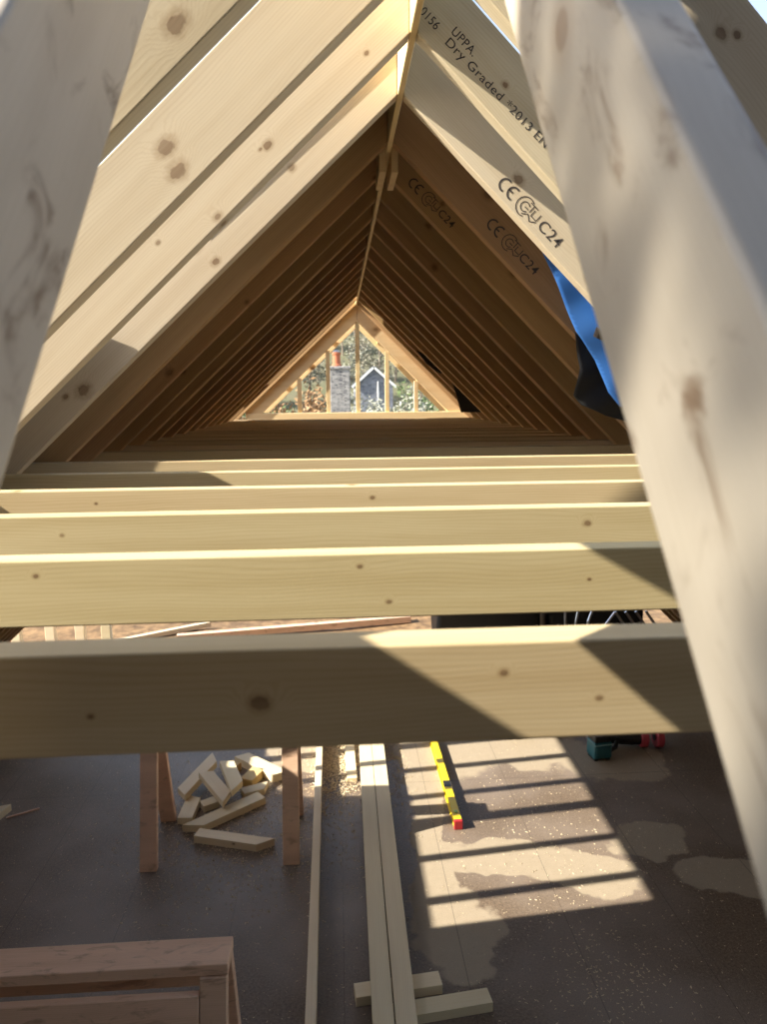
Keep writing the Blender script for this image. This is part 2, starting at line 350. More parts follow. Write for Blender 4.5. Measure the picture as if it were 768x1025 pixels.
# stamped marks -------------------------------------------------------
def arcs(bm, cx, cy, r, a0, a1, wd, n=14):
    q = [bm.verts.new((cx+rr*math.cos(math.radians(a0+(a1-a0)*i/n)), cy+rr*math.sin(math.radians(a0+(a1-a0)*i/n)), 0)) for i in range(n+1) for rr in (r-wd/2, r+wd/2)]
    for i in range(n): bm.faces.new((q[2*i], q[2*i+1], q[2*i+3], q[2*i+2]))
def bar(bm, x0, y0, x1, y1, wd):
    d = Vector((x1-x0, y1-y0, 0)).normalized(); p = Vector((-d.y, d.x, 0))*wd/2
    bm.faces.new([bm.verts.new(v) for v in (Vector((x0, y0, 0))-p, Vector((x1, y1, 0))-p, Vector((x1, y1, 0))+p, Vector((x0, y0, 0))+p)])
def stamp_text(parent, txt, s, n, h, sx=1.0, ang=0):
    cu = bpy.data.curves.new('stamp', 'FONT'); cu.body = txt; cu.size = h*1.38; cu.space_character = 1.08; cu.offset = h*.004
    tmp = bpy.data.objects.new('tmp', cu); C.objects.link(tmp); dg = bpy.context.evaluated_depsgraph_get()
    me = bpy.data.meshes.new_from_object(tmp.evaluated_get(dg)); bpy.data.objects.remove(tmp)
    for v in me.vertices: v.co.x *= sx
    me.materials.clear()
    return stamp_place(parent, me, s, n, ang)
def stamp_place(parent, me, s, n, ang=0):
    o = bpy.data.objects.new('stamp', me); C.objects.link(o); me.materials.append(M_INK); o.parent = parent
    # parent local: X along the rafter, -Y towards the face seen, Z up the depth
    m = frame(Vector((s, -.0006, n)), Vector((1, 0, 0)), Vector((0, 0, 1)), Vector((0, -1, 0)))
    o.matrix_local = m @ Matrix.Rotation(ang, 4, 'Z'); return o
def ce_logo(parent, s, n, h, ce_w, logo_s):
    r = h/2; wd = h*.13
    bm = bmesh.new(); arcs(bm, r, r, r-wd/2, 70, 290, wd); arcs(bm, r*2.6, r, r-wd/2, 70, 290, wd); bar(bm, r*1.7, r, r*2.45, r, wd)
    me = bpy.data.meshes.new('stamp'); bm.to_mesh(me); bm.free(); stamp_place(parent, me, s, n)['label'] = 'CE mark'
    bm = bmesh.new(); R = h*.66; w2 = h*.07
    arcs(bm, R, r, R, 60, 300, w2, 18); arcs(bm, R, r, R*.5, 40, 330, w2); bar(bm, R, r, R*1.5, r, w2)
    bar(bm, R*1.2, r+R*.75, R*2.3, r+R*.75, w2); bar(bm, R*1.75, r+R*.75, R*1.75, r-R*.1, w2)
    bar(bm, R*2.1, r+R*.5, R*2.1, r-R*.2, w2); bar(bm, R*2.1, r-R*.2, R*2.9, r-R*.2, w2); bar(bm, R*2.9, r-R*.2, R*2.9, r+R*.6, w2)
    bar(bm, R*1.2, r-R*.75, R*1.8, r-R*.3, w2); bar(bm, R*1.8, r-R*.3, R*2.4, r-R*.75, w2); bar(bm, R*2.4, r-R*.75, R*3, r-R*.3, w2)
    me = bpy.data.meshes.new('stamp'); bm.to_mesh(me); bm.free(); stamp_place(parent, me, logo_s, n)['label'] = 'ring-shaped grading logo'
R3 = RAFT[1, 3][0]; R4 = RAFT[1, 4][0]; R5 = RAFT[1, 5][0]; R6 = RAFT[1, 6][0]
stamp_text(R3, '0156', -.030, .036, .022, .9); stamp_text(R3, 'UPPA.', .056, .060, .022, .95); stamp_text(R3, 'Dry Graded', .062, .032, .022, 1.22, .03); stamp_text(R3, '*2013 EN', .272, .038, .022, 1.15, .03)
ce_logo(R4, .378, .018, .044, .06, .458); stamp_text(R4, 'C24', .555, .024, .036, 1.05)
ce_logo(R5, .432, .034, .044, .06, .512); stamp_text(R5, 'C24', .60, .040, .034, 1.05)
ce_logo(R6, .086, .030, .042, .06, .165); stamp_text(R6, 'C24', .255, .036, .032, 1.05)

# hip-end rafters either side of the viewpoint --------------------------
HD = Vector((.01128, .67163, .7408)).normalized(); HE = (Vector((1, 0, 0))-HD*HD.x).normalized(); HN = Vector((0, .74085, -.67167))
def hip_rafter(xl, xr, lab, t0=-2.2, t1=.98, ni=.357, no=.207):
    bm = bmesh.new(); hexa(bm, [(t0, xl, -ni), (t1, xl, -ni), (t1, xr, -ni), (t0, xr, -ni), (t0, xl, -no), (t1, xl, -no), (t1, xr, -no), (t0, xr, -no)], .005, 3)
    o = bm_obj('hip_end_rafter', bm, W_FG); o.matrix_world = frame(Vector((0, 0, G)), HD, HE, -HN)
    return tag(o, lab, 'rafter', 'hip end rafters')
hip_rafter(-.249, -.202, 'grey shaded rafter filling the left edge, close up and blurred')
hip_rafter(.185, .232, 'large blurred sunlit rafter filling the right side, close up')

# collar joists -------------------------------------------------------
jl = {0: 'nearest joist, dark with a sunlit patch and one large knot', 1: 'second nearest joist, sunlit with its right end in shadow', 2: 'third nearest joist, fully sunlit with a small dark knot on the right',
      3: 'fourth nearest joist, sunlit with shadowed left tip', 4: 'fifth joist from the front, narrow sunlit band in view', 5: 'sixth joist from the front, farthest sunlit one'}
jy = {k: .6454+.4*k for k in range(6)}
for k in range(6, 18): jy[k] = ty[k]+TH*1.75
jn = {6: 'seventh', 7: 'eighth', 8: 'ninth', 9: 'tenth', 10: 'eleventh', 11: 'twelfth', 12: 'thirteenth', 13: 'fourteenth', 14: 'fifteenth', 15: 'sixteenth', 16: 'seventeenth', 17: 'eighteenth'}
for k in range(18):
    bm = bmesh.new(); xl, xr = -1.16, 1.50
    box(bm, 0, xr-xl, 0, JW, -JD, 0, .0025, 2); o = bm_obj('ceiling_joist', bm, W_JOIST if k < 6 else W_DJ); o.location = (xl, jy[k], JT); set_knots(o, KJ.get(k, ()))
    tag(o, jl.get(k) or f'dark shaded joist under the covered roof, {jn[k]} from the front', 'joist', 'ceiling joists')

# ------------------------------------------------------------------ gable frame
gy = 7.42; ge = empty('gable_frame', (0.2147, gy, JT+.055))
tag(ge, 'pale triangular timber gable frame with studs at the far end', 'gable frame')
zb = JT+.055
bm = bmesh.new(); box(bm, -1.15, 1.15, -.02, .08, -.11, 0, .003); bm_obj('sill', bm, W_GABLE, ge)
IZ = G+.735-zb; OZ = G+.935-zb                                            # inner and outer apex above the sill
for sd, a in ((-1, AL), (1, AR)):
    ta = math.tan(a)
    bm = bmesh.new(); hi = OZ; lo = IZ; w1 = hi/ta; w0 = lo/ta; yy0, yy1 = 0, .08
    pr = [(0, lo), (sd*w0, 0), (sd*w1, 0), (0, hi)]
    hexa(bm, [(p[0]+sd*.0008, yy0, p[1]) for p in pr]+[(p[0]+sd*.0008, yy1, p[1]) for p in pr], .003)
    bm_obj('gable_rafter', bm, W_GABLE, ge)
    bm = bmesh.new(); v0 = lo-.045; pr = [(0, v0), (sd*v0/ta, 0), (sd*(v0+.16)/ta, 0), (0, v0+.16)]
    hexa(bm, [(p[0]+sd*.0008, .20, p[1]) for p in pr]+[(p[0]+sd*.0008, .245, p[1]) for p in pr], .003); bm_obj('barge_rafter', bm, W_GABLE, ge)
    for q in (.25, .5, .75):
        xq = sd*q*lo/ta; zq = lo*(1-q)+.03; bm = bmesh.new(); box(bm, xq-.02, xq+.02, .081, .199, zq-.02, zq+.02, .002); bm_obj('noggin', bm, W_GABLE, ge)
for x in (-.6, -.305, 0, .30, .60):
    ta = math.tan(AL if x <= 0 else AR); h = IZ-abs(x)/ta*ta*ta if False else IZ-(abs(x)+.02)*ta
    bm = bmesh.new(); box(bm, x-.021, x+.021, .01, .075, 0, h+.01, .002); bm_obj('stud', bm, W_GABLE, ge)

# ------------------------------------------------------------------ roof covering (felt sheets over the rafters)
def roof_pt(side, off):
    a = AR if side > 0 else AL; x0 = XR if side > 0 else XR-RB
    u = Vector((side*math.cos(a), 0, -math.sin(a))); n = Vector((side*math.sin(a), 0, math.cos(a)))
    return lambda y, s: Vector((x0, y, ZR)) + u*s + n*off
def s_of_h(side, h):                     # slope distance where the outer plane is h above the joist tops
    a = AR if side > 0 else AL
    return (ZR + math.cos(a)*DEP - JT - h)/math.sin(a)
def back(x, y, z=0):                     # where sunlight reaching a deck point crosses the left outer plane -> (y, s)
    P = roof_pt(-1, DEP+.004); n = Vector((-math.sin(AL), 0, math.cos(AL))); q = Vector((x, y, z))
    tt = (P(0, 0)-q).dot(n)/(-SUN.dot(n)); c = q - SUN*tt; u = Vector((-math.cos(AL), 0, -math.sin(AL)))
    return (c.y, (c-P(0, 0)).dot(u))
hip_y = lambda z: (z+.302)/1.103        # where the hip-end plane is at a height above the eye
def s_at(side, z):
    return s_of_h(side, z+G-JT)
hole = [back(*p) for p in ((-.62, 4.90), (-.36, 4.67), (.46, 4.64), (.46, 3.36), (1.70, 3.48), (1.74, 5.45), (1.78, 6.9), (-.62, 6.6))]  # felt opening shaped so the sun draws the lit patch on the deck
SE = (ZR+.1)/math.sin(AL)
j1 = back(.034, .6454, JT); j1b = back(.125, .6454, JT-.10)
left = [(hip_y(-2.72), s_at(-1, -2.72)), (hip_y(-.3), s_at(-1, -.3)), (hip_y(.0), s_at(-1, 0)), (j1[0]-.10, j1[1]), (j1[0], j1[1]), (.70, j1[1]+.05), (.80, j1[1]+.25), (.86, s_of_h(-1, -.02))]
edge = [(1.0, -.04), (1.5, .0), (1.68, .09), (1.78, .12), (1.9, .15), (1.97, .2), (2.02, .18), (2.10, .24), (2.14, .33), (2.18, .31), (2.22, .42), (2.27, .46), (2.31, .42), (2.34, .25), (2.42, .17), (2.5, .16), (2.58, .2), (2.60, .5), (2.585, .88), (2.40, .96), (2.31, .84), (2.281, .74)]  # felt outline stepped to cast the wanted shadows on rafters and joists
left += [(y, s_of_h(-1, h)) for y, h in edge] + [(2.2765, -.14), (6.95, -.14), (6.85, .6), (7.0, 1.3), (6.9, 2.2), (7.36, 2.5), (7.36, s_at(-1, -2.72))]
o = sheet('roofing_felt', left, roof_pt(-1, DEP+.006), .004, M_MEMB, [hole]); tag(o, 'black roofing felt laid over the left slope rafters', 'roofing felt')
# felt piece added high on the left slope to shade joist and corner rafter
a1 = back(.378, 1.0454, JT); a2 = back(.452, 1.0454, JT-.10)
m = (a2[1]-a1[1])/(a2[0]-a1[0]) if abs(a2[0]-a1[0]) > 1e-5 else 0
top = [(1.146, -.02), (1.146, a1[1]-.10), (a1[0]+.06, a1[1]), (a1[0], a1[1]), (a1[0]-.12, a1[1]-.06), (.98, -.02)]
o = sheet('roofing_felt', top, roof_pt(-1, DEP+.006), .004, M_MEMB); tag(o, 'small piece of black felt added high on the left slope to cast shade', 'roofing felt')
right = [(2.40, s_at(1, -2.72)), (2.36, s_of_h(1, -.02)), (2.46, s_of_h(1, .3)), (2.55, .75), (2.52, .3), (2.5, -.14), (7.36, -.14), (7.36, s_at(1, -2.72))]
o = sheet('roofing_felt', right, roof_pt(1, DEP+.006), .004, M_MEMB); tag(o, 'black roofing felt laid over the right slope rafters', 'roofing felt')
# tall stone wall added behind the viewpoint to block sky light
bm = bmesh.new(); box(bm, -9, 11, -3.4, -3.0, -2.7, G+6.5, .02); o = bm_obj('added_shade_wall', bm, stone_mat('shade_wall_stone', (.07, .065, .06), (.16, .15, .135), (.14, .13, .115), 3.0)); o['kind'] = 'structure'
# added shade sheet hung on a scaffold rail behind the viewpoint
e = empty('added_shade_sheet', (0, -.6, 0)); tag(e, 'black plastic shade sheet, added and hung from a scaffold rail behind the viewpoint', 'sheeting')
bm = bmesh.new(); N = 60; r0 = []
for i in range(N+1):
    x = -3.6+7.2*i/N; yy = .02*math.sin(i*1.7)+.015*math.sin(i*.6); r0.append((bm.verts.new((x, yy, G-.72+.02*math.sin(i*.9))), bm.verts.new((x, yy*.3, G+2.7))))
for a, b in zip(r0, r0[1:]): bm.faces.new((a[0], b[0], b[1], a[1]))
bmesh.ops.solidify(bm, geom=list(bm.faces), thickness=.002); bm_obj('sheet', bm, M_BLACK, e)
bm = bmesh.new(); tube(bm, [(-3.75, .03, G+2.7), (3.85, .03, G+2.7)], .024, 12); bm_obj('rail', bm, M_ALU, e)
for x in (-3.7, 3.8):
    bm = bmesh.new(); tube(bm, [(x, .08, -2.6), (x, .08, G+3.0)], .024, 12); bm_obj('pole', bm, M_ALU, e)
# hip rafter and the next hip-end jack rafter, left of the view
hip_rafter(-.724, -.677, 'jack rafter at the hip end, next to the blurred left one', -2.6, .32)
A = Vector((XR-RB-.02, 1.281, ZR)); hd = Vector((-1.075, -.907, -1)).normalized(); hs = Vector((hd.y, -hd.x, 0)).normalized(); hn = hs.cross(hd); hn = hn if hn.z > 0 else -hn
bm = bmesh.new(); box(bm, .22, 6.0, -.023, .023, -.02, .12, .004, 2); o = bm_obj('hip_rafter', bm, W_FG); o.matrix_world = frame(A, hd, hs, hn); tag(o, 'long diagonal hip rafter running down from the ridge end', 'rafter')
# scaffold and netting added outside the left eaves to shade the close rafters
e = empty('shade_scaffold', (-4.25, -.6, 0)); tag(e, 'steel scaffold bay and debris sheet added outside the left eaves to cast shade', 'shade_scaffold')
for y in (-1.5, 0.52):
    bm = bmesh.new(); tube(bm, [(0, y, -2.6), (0, y, G+3.9)], .024, 12); bm_obj('pole', bm, M_ALU, e)
for z in (G+2.25, G+3.8):
    bm = bmesh.new(); tube(bm, [(.045, -1.6, z), (.045, .45, z)], .024, 12); bm_obj('ledger', bm, M_ALU, e)
shp = [(-1.9, 1.6), (-1.25, 1.95), (-.9, 2.36), (-.72, 2.50), (-.56, 2.70), (-.34, 2.94), (-.16, 3.12), (-.02, 3.35), (-.05, 3.8), (-1.9, 3.8)]
hl = [[(-.62, 2.72), (-.55, 2.80), (-.50, 2.95), (-.57, 2.97), (-.66, 2.85)], [(-.80, 2.60), (-.74, 2.66), (-.76, 2.80), (-.84, 2.74)], [(-.42, 3.02), (-.36, 3.06), (-.38, 3.16), (-.44, 3.12)]]
o = sheet('sheet', shp, lambda y, z: Vector((-4.25+.075, y, G+z)), .004, M_NET); o.parent = e; o.matrix_parent_inverse = Matrix.Translation(-e.location)

# wavy hanging sheets on the right -----------------------------------------
def drape(name, outline, y0, mat, amp, fr, tilt, seed, lab, cat, sc=1.0):
    outline = [(p[0]*sc, p[1]*sc) for p in outline]; xs = [p[0] for p in outline]; zs = [p[1] for p in outline]; loops = [[Vector((p[0], p[1], 0)) for p in outline]]
    tri = geometry.tessellate_polygon(loops); bm = bmesh.new(); vs = [bm.verts.new((p.x, 0, p.y)) for p in loops[0]]
    for a in tri: bm.faces.new([vs[i] for i in a])
    for _ in range(5): bmesh.ops.subdivide_edges(bm, edges=[e for e in bm.edges if e.calc_length() > .022], cuts=1, use_grid_fill=True); bmesh.ops.triangulate(bm, faces=bm.faces)
    cx, cz = sum(xs)/len(xs), sum(zs)/len(zs)
    for v in bm.verts:
        q = (v.co.x*.72+v.co.z*.69); q2 = v.co.x*.69-v.co.z*.72
        v.co.y = tilt*(v.co.x-cx) + amp*(math.sin(q2*fr+seed+3*noise.noise(Vector((q*5, q2*3, seed)))) + .8*noise.noise(Vector((q*9, q2*5, seed*2))))
    bmesh.ops.recalc_face_normals(bm, faces=bm.faces); bmesh.ops.solidify(bm, geom=list(bm.faces), thickness=.0015)
    o = bm_obj(name, bm, mat, smooth=True); o.location = (0, y0, G); return tag(o, lab, cat)
drape('tarpaulin', [(.672, .545), (.72, .452), (.755, .382), (.80, .282), (.832, .212), (.862, .172), (.905, .112), (.955, .0), (1.0, -.05), (1.28, -.05), (1.28, .32), (.93, .42), (.78, .50)], 2.41, M_TARP, .0035, 34, -.02, 1.3, 'crumpled bright blue tarpaulin hanging between right rafters', 'tarpaulin', .964)
drape('black_sheeting', [(.862, .215), (.93, .16), (1.02, .02), (1.30, -.16), (1.14, -.125), (.99, -.085), (.90, -.045), (.868, -.01), (.885, .09)], 2.60, M_BLACK, .007, 45, -.03, 4.1, 'loose black plastic sheeting below the blue tarpaulin', 'sheeting')
drape('felt_flap', [(1.17, .13), (1.27, -.19), (1.66, -.19), (1.5, -.06), (1.35, .05)], 6.52, M_BLACK, .008, 12, 0, 2.2, 'black felt flap at the right foot of the gable frame', 'felt flap', .888)
drape('felt_flap', [(.80, .44), (.90, .31), (.96, .26), (1.05, .20), (1.10, .25), (.98, .35)], 6.54, M_BLACK, .008, 12, 0, 3.7, 'small black felt flap high on the right of the gable frame', 'felt flap', .895)
# twisted strap between tarp and black sheet
bm = bmesh.new(); N = 16; prev = None
for i in range(N+1):
    q = i/N; p = Vector((.855+.17*q, -.02*math.sin(q*3), .20-.13*q)); a = q*5; d = Vector((.25*math.cos(a), .5*math.sin(a), .8*math.cos(a)))*.02
    cur = [bm.verts.new(p-d), bm.verts.new(p+d)]
    if prev: bm.faces.new((prev[0], prev[1], cur[1], cur[0]))
    prev = cur
bmesh.ops.solidify(bm, geom=list(bm.faces), thickness=.002)
o = bm_obj('strap', bm, plain('grey_webbing', (.16, .13, .11), .8, 0, .5, 40), smooth=True); o.location = (0, 2.375, G); tag(o, 'twisted grey strap across the lower edge of the blue tarpaulin', 'strap')

# ------------------------------------------------------------------ sawhorses
def sawhorse(x0, x1, yc, H, spread, lab, wtop=.14, rails=True):
    e = empty('sawhorse', ((x0+x1)/2, yc, 0)); w = (x1-x0)/2; tag(e, lab, 'sawhorse', 'sawhorses')
    bm = bmesh.new(); box(bm, -w, w, -wtop/2, wtop/2, H-.047, H, .004, 2); bm_obj('top_board', bm, W_OLD, e)
    for sd in (-1, 1):
        if rails:
            bm = bmesh.new(); box(bm, -w+.02, w-.108, -.02, .02, -.06, .05, .003); q = bm_obj('side_rail', bm, W_OLD, e); q.location = (0, sd*(.05+.16*spread), H-.16); q.rotation_euler = (sd*.2, 0, 0)
        for ex in (-1, 1):
            xc = ex*(w-.055); bm = bmesh.new(); t0 = sd*.055; b0 = sd*spread; hw = .05
            v = []
            for z, yy in ((0, b0), (H-.049, t0)):
                v += [(xc-hw, yy-.023, z), (xc+hw, yy-.023, z), (xc+hw, yy+.023, z), (xc-hw, yy+.023, z)]
            hexa(bm, v, .003); bm_obj('leg', bm, W_OLD, e)
    return e
sawhorse(-1.235, -.275, 4.205, .86, .255, 'reddish sawhorse standing behind the nearest joist beside the offcut pile', .10, False)
sawhorse(-1.75, -.445, 2.44, .72, .22, 'reddish worn sawhorse in the bottom left corner')

# ------------------------------------------------------------------ boards on the deck
def lie(name, mat, p0, p1, wd, th, z, lab, cat, group=None, skew=(0, 0), tilt=0.0, roll=0.0):
    a = Vector((p0[0], p0[1], 0)); b = Vector((p1[0], p1[1], 0)); L = (b-a).length; u = (b-a).normalized(); v = Vector((-u.y, u.x, 0))
    bm = bmesh.new(); s0, s1 = skew
    hexa(bm, [(-s0, -wd/2, 0), (L-s1, -wd/2, 0), (L+s1, wd/2, 0), (s0, wd/2, 0), (-s0, -wd/2, th), (L-s1, -wd/2, th), (L+s1, wd/2, th), (s0, wd/2, th)], .002, 2)
    o = bm_obj(name, bm, mat); m = frame(Vector((a.x, a.y, z)), u, v, Vector((0, 0, 1))); o.matrix_world = m @ Matrix.Rotation(-tilt, 4, 'Y') @ Matrix.Rotation(roll, 4, 'X')
    return tag(o, lab, cat, group)
lie('board', W_CUT, (-.165, 2.3), (-.20, 6.3), .048, .1, 0, 'single long board on edge to the left of the paired boards', 'board', 'long boards on the deck')
lie('board', W_CUT, (.147, 2.3), (.177, 6.4), .095, .045, .05, 'left one of the paired boards lying on bearers', 'board', 'long boards on the deck')
lie('board', W_CUT, (.250, 2.35), (.272, 6.2), .095, .045, .05, 'right one of the paired boards lying on bearers', 'board', 'long boards on the deck')
lie('board', W_CUT, (.055, 4.84), (.03, 6.1), .075, .03, 0, 'short pale board just left of the far part of the paired boards', 'board', 'long boards on the deck')
lie('bearer', W_CUT, (.03, 2.93), (.44, 2.975), .085, .05, 0, 'short block under both paired boards, farther one', 'bearer', 'bearers')
lie('bearer', W_CUT, (.16, 2.80), (.655, 2.86), .085, .05, 0, 'short block sticking out right from under the paired boards', 'bearer', 'bearers')
OC = [((-1.13, 4.64), (-.97, 5.06), .095, .05, .05, 'left-leaning longest offcut at the back left of the pile', (.03, .05), .06, 0, W_CUT),
      ((-1.06, 4.40), (-1.05, 4.66), .10, .047, .0, 'short offcut upright-facing at the left front of the pile', (.0, .02), 0, 0, W_CUT),
      ((-.99, 4.80), (-.80, 4.52), .095, .047, .105, 'offcut with angled end lying on top at the middle of the pile', (.02, -.04), -.1, 0, W_CUT),
      ((-.86, 4.93), (-.74, 4.60), .10, .047, .11, 'pale offcut on top of the pile, right of centre', (.02, -.05), -.03, 0, W_CUT),
      ((-.99, 4.31), (-.58, 4.64), .10, .05, 0, 'long offcut at the bottom front of the pile, mitred left end', (-.05, 0), 0, 0, W_CUT),
      ((-.98, 4.56), (-.88, 4.62), .08, .047, .0, 'small offcut mostly buried in the pile centre', (0, 0), 0, 0, W_CUT),
      ((-.72, 4.70), (-.56, 4.77), .09, .047, .0, 'offcut poking out right from behind the bottom long one', (0, .03), 0, 0, W_CUT),
      ((-.90, 5.02), (-.80, 5.04), .07, .06, .0, 'tiny golden wedge offcut at the back of the pile', (.0, .03), 0, 0, W_GOLD),
      ((-.79, 5.20), (-.47, 4.90), .11, .06, .0, 'sunlit golden-edged offcut at the back right of the pile', (.02, .02), 0, 0, W_CUT),
      ((-.71, 4.83), (-.64, 4.99), .10, .06, .0, 'short blocky golden offcut behind the pale top one', (0, 0), 0, 0, W_GOLD),
      ((-.95, 4.235), (-.50, 4.10), .085, .05, 0, 'separate offcut lying alone in front of the pile', (.0, .045), 0, 0, W_CUT),
      ((-2.62, 4.50), (-2.30, 4.60), .10, .05, 0, 'offcut end poking in at the left edge of the view', (0, .03), 0, 0, W_CUT)]
for p0, p1, wd, th, z, lab, sk, tl, rl, mt in OC: lie('offcut', mt, p0, p1, wd, th, z, lab, 'offcut', 'timber offcuts', sk, tl, rl)
lie('splinter', W_OLD, (-2.28, 4.56), (-2.10, 4.66), .012, .01, 0, 'thin dark splinter of wood on the deck at the left edge', 'splinter')

# ------------------------------------------------------------------ spirit level
e = empty('spirit_level', (.735, 4.2, 0)); d = Vector((.735-.75, 5.45-4.2, 0)); e.rotation_euler = (0, 0, math.atan2(d.y, d.x)); tag(e, 'yellow spirit level with red end cap lying on the deck', 'spirit level')
bm = bmesh.new()
for a, b in (((.025, -.026, 0), (1.25, .026, .010)), ((.025, -.026, .05), (1.25, .026, .06)), ((.025, -.009, .01), (.50, .009, .05)), ((.58, -.009, .01), (1.25, .009, .05))):
    box(bm, a[0], b[0], a[1], b[1], a[2], b[2], .0015)
bm_obj('body', bm, M_YEL, e)
bm = bmesh.new(); box(bm, 0, .028, -.028, .028, 0, .062, .004, 2); bm_obj('end_cap', bm, M_RED, e)['label'] = 'red end cap'
bm = bmesh.new(); lathe(bm, [(.009, -.03), (.011, -.028), (.011, .028), (.009, .03)], (.54, 0, .045), 14, 'X'); bm_obj('vial', bm, M_VIAL, e)
bm = bmesh.new(); lathe(bm, [(.012, -.01), (.014, -.009), (.014, .009), (.012, .01)], (.11, 0, .055), 14, 'Z'); bm_obj('vial', bm, M_VIAL, e)
bm = bmesh.new(); box(bm, .42, .50, -.027, .027, .0605, .0615, 0); bm_obj('label_band', bm, M_BLK, e)

# ------------------------------------------------------------------ tools beyond the nearest joist
e = empty('cordless_tool', (1.98, 5.04, 0), .15); tag(e, 'teal and black cordless tool standing on the deck', 'power tool')
bm = bmesh.new(); box(bm, -.075, .075, -.06, .07, .02, .15, .012, 2); box(bm, -.06, .06, -.064, -.058, .05, .12, .003); bm_obj('body', bm, M_TEAL, e)
bm = bmesh.new(); box(bm, -.07, .07, -.055, .065, .15, .20, .01, 2); bm_obj('battery', bm, M_BLK, e)
bm = bmesh.new(); tube(bm, [(.07, 0, .04), (.15, .02, .06), (.16, .02, .13), (.07, 0, .16)], .018, 10); bm_obj('handle', bm, M_BLK, e)
for sx in (-.05, .05):
    bm = bmesh.new(); box(bm, sx-.015, sx+.015, -.05, .06, 0, .022, .004); bm_obj('foot', bm, M_BLK, e)
bm = bmesh.new(); box(bm, -.072, .072, -.063, -.058, .128, .136, .001); bm_obj('trim_strip', bm, plain('pale_teal', (.25, .4, .42), .4), e)
e = empty('wheeled_tool', (2.30, 5.20, 0), -.1); tag(e, 'black tool with two pinkish-red wheels lying on the deck', 'power tool')
bm = bmesh.new(); tube(bm, [(-.30, 0, .07), (-.16, 0, .08), (.0, .0, .08), (.06, 0, .08)], [.04, .055, .065, .06], 14); bm_obj('body', bm, M_BLK, e)
for px in (.09, .21):
    bm = bmesh.new(); lathe(bm, [(.035, -.03), (.078, -.03), (.085, -.02), (.085, .02), (.078, .03), (.035, .03)], (px, 0, .085), 22, 'X'); q = bm_obj('wheel', bm, M_PINK, e, smooth=False); q.rotation_euler = (0, 0, 0)
    bm = bmesh.new(); lathe(bm, [(.03, -.034), (.034, -.034), (.034, .034), (.03, .034)], (px, 0, .085), 16, 'X'); bm_obj('hub', bm, M_BLK, q)
bm = bmesh.new(); box(bm, -.36, -.29, -.03, .03, .05, .10, .008, 2); bm_obj('chrome_collar', bm, M_ALU, e)
e = empty('cable_tool', (1.42, 5.42, 0), .1); tag(e, 'low black tool with a yellow button lying in the sunlit patch', 'power tool')
bm = bmesh.new(); tube(bm, [(-.12, 0, .035), (-.04, .0, .05), (.1, .01, .045), (.2, .03, .03)], [.02, .045, .045, .02], 12); bm_obj('body', bm, M_BLK, e)
bm = bmesh.new(); lathe(bm, [(.01, 0), (.022, .004), (.022, .02), (.015, .028)], (-.05, -.02, .082), 14); bm_obj('button', bm, M_YEL, e)
e = empty('blue_tool', (1.72, 5.44, 0), .2); tag(e, 'small blue and black hand tool on the deck beside the sunlit patch', 'power tool')
bm = bmesh.new(); tube(bm, [(-.1, 0, .03), (-.02, 0, .045), (.06, 0, .04)], [.025, .04, .03], 12); bm_obj('body', bm, M_BLUE, e)
bm = bmesh.new(); tube(bm, [(.05, 0, .035), (.14, .02, .03), (.22, .03, .02)], [.028, .024, .018], 10); bm_obj('grip', bm, M_BLK, e)

# ------------------------------------------------------------------ things in the far bay
def bundle(x0, x1, y0, y1, h, lab):  # dark bundles added to fill the shaded gap under the joists
    bm = bmesh.new(); box(bm, x0, x1, y0, y1, 0, h, .06, 3); bmesh.ops.subdivide_edges(bm, edges=[e for e in bm.edges if e.calc_length() > .15], cuts=4, use_grid_fill=True)
    for v in bm.verts:
        if v.co.z > .05: v.co += Vector((noise.noise(v.co*5), noise.noise(v.co*5+Vector((9, 0, 0))), noise.noise(v.co*5+Vector((0, 9, 0)))))*.03
    o = bm_obj('shade_bundle', bm, M_BLACK, smooth=True); return tag(o, lab, 'bundle', 'added dark bundles')
bundle(.95, 2.0, 6.75, 7.3, .80, 'black bundle added as shade left of the brown leaning board, seen under the joists')
bundle(2.1, 3.12, 6.85, 7.3, .62, 'black bundle added as shade behind the metal trestle, seen under the joists')
lie('board', W_OLD, (1.98, 6.55), (2.25, 6.62), .09, .03, .0, 'brown board leaning in the far bay', 'board', None, (0, 0), 1.05)
e = empty('metal_trestle', (2.5, 6.35, 0)); tag(e, 'folded aluminium trestle of thin bars in the far right bay', 'trestle')
for i, (x, dx) in enumerate(((-.38, .0), (-.28, .06), (-.16, .10), (.1, -.22), (.1, .2), (.2, .2), (.3, .2), (.4, .2))):
    bm = bmesh.new(); tube(bm, [(x-dx*1.2, -.04, 0), (x, .02, .62+.02*(i % 3)), (x+dx*.6, .05, .80)] if i < 3 else [(x+dx*2.0, -.05, 0), (x+dx, 0, .45), (x, .03, .74)], .013, 8); bm_obj('bar', bm, M_ALU, e)
bm = bmesh.new(); tube(bm, [(-.45, .05, .42), (.8, .05, .42)], .013, 8); bm_obj('cross_bar', bm, M_ALU, e)
lie('shadow_batten', W_CUT, (-2.75, 8.35), (-1.7, 9.0), .07, .06, -.14, 'pale batten added as a shadow line on the soil right of the far stud panel', 'shadow_batten', 'added shadow-line battens')  # both strips added to make dark shadow lines across the soil
lie('shadow_batten', W_OLD, (-2.0, 8.45), (.9, 8.95), .09, .08, -.14, 'long brown batten added to draw a dark shadow line on the soil beyond the deck', 'shadow_batten', 'added shadow-line battens')
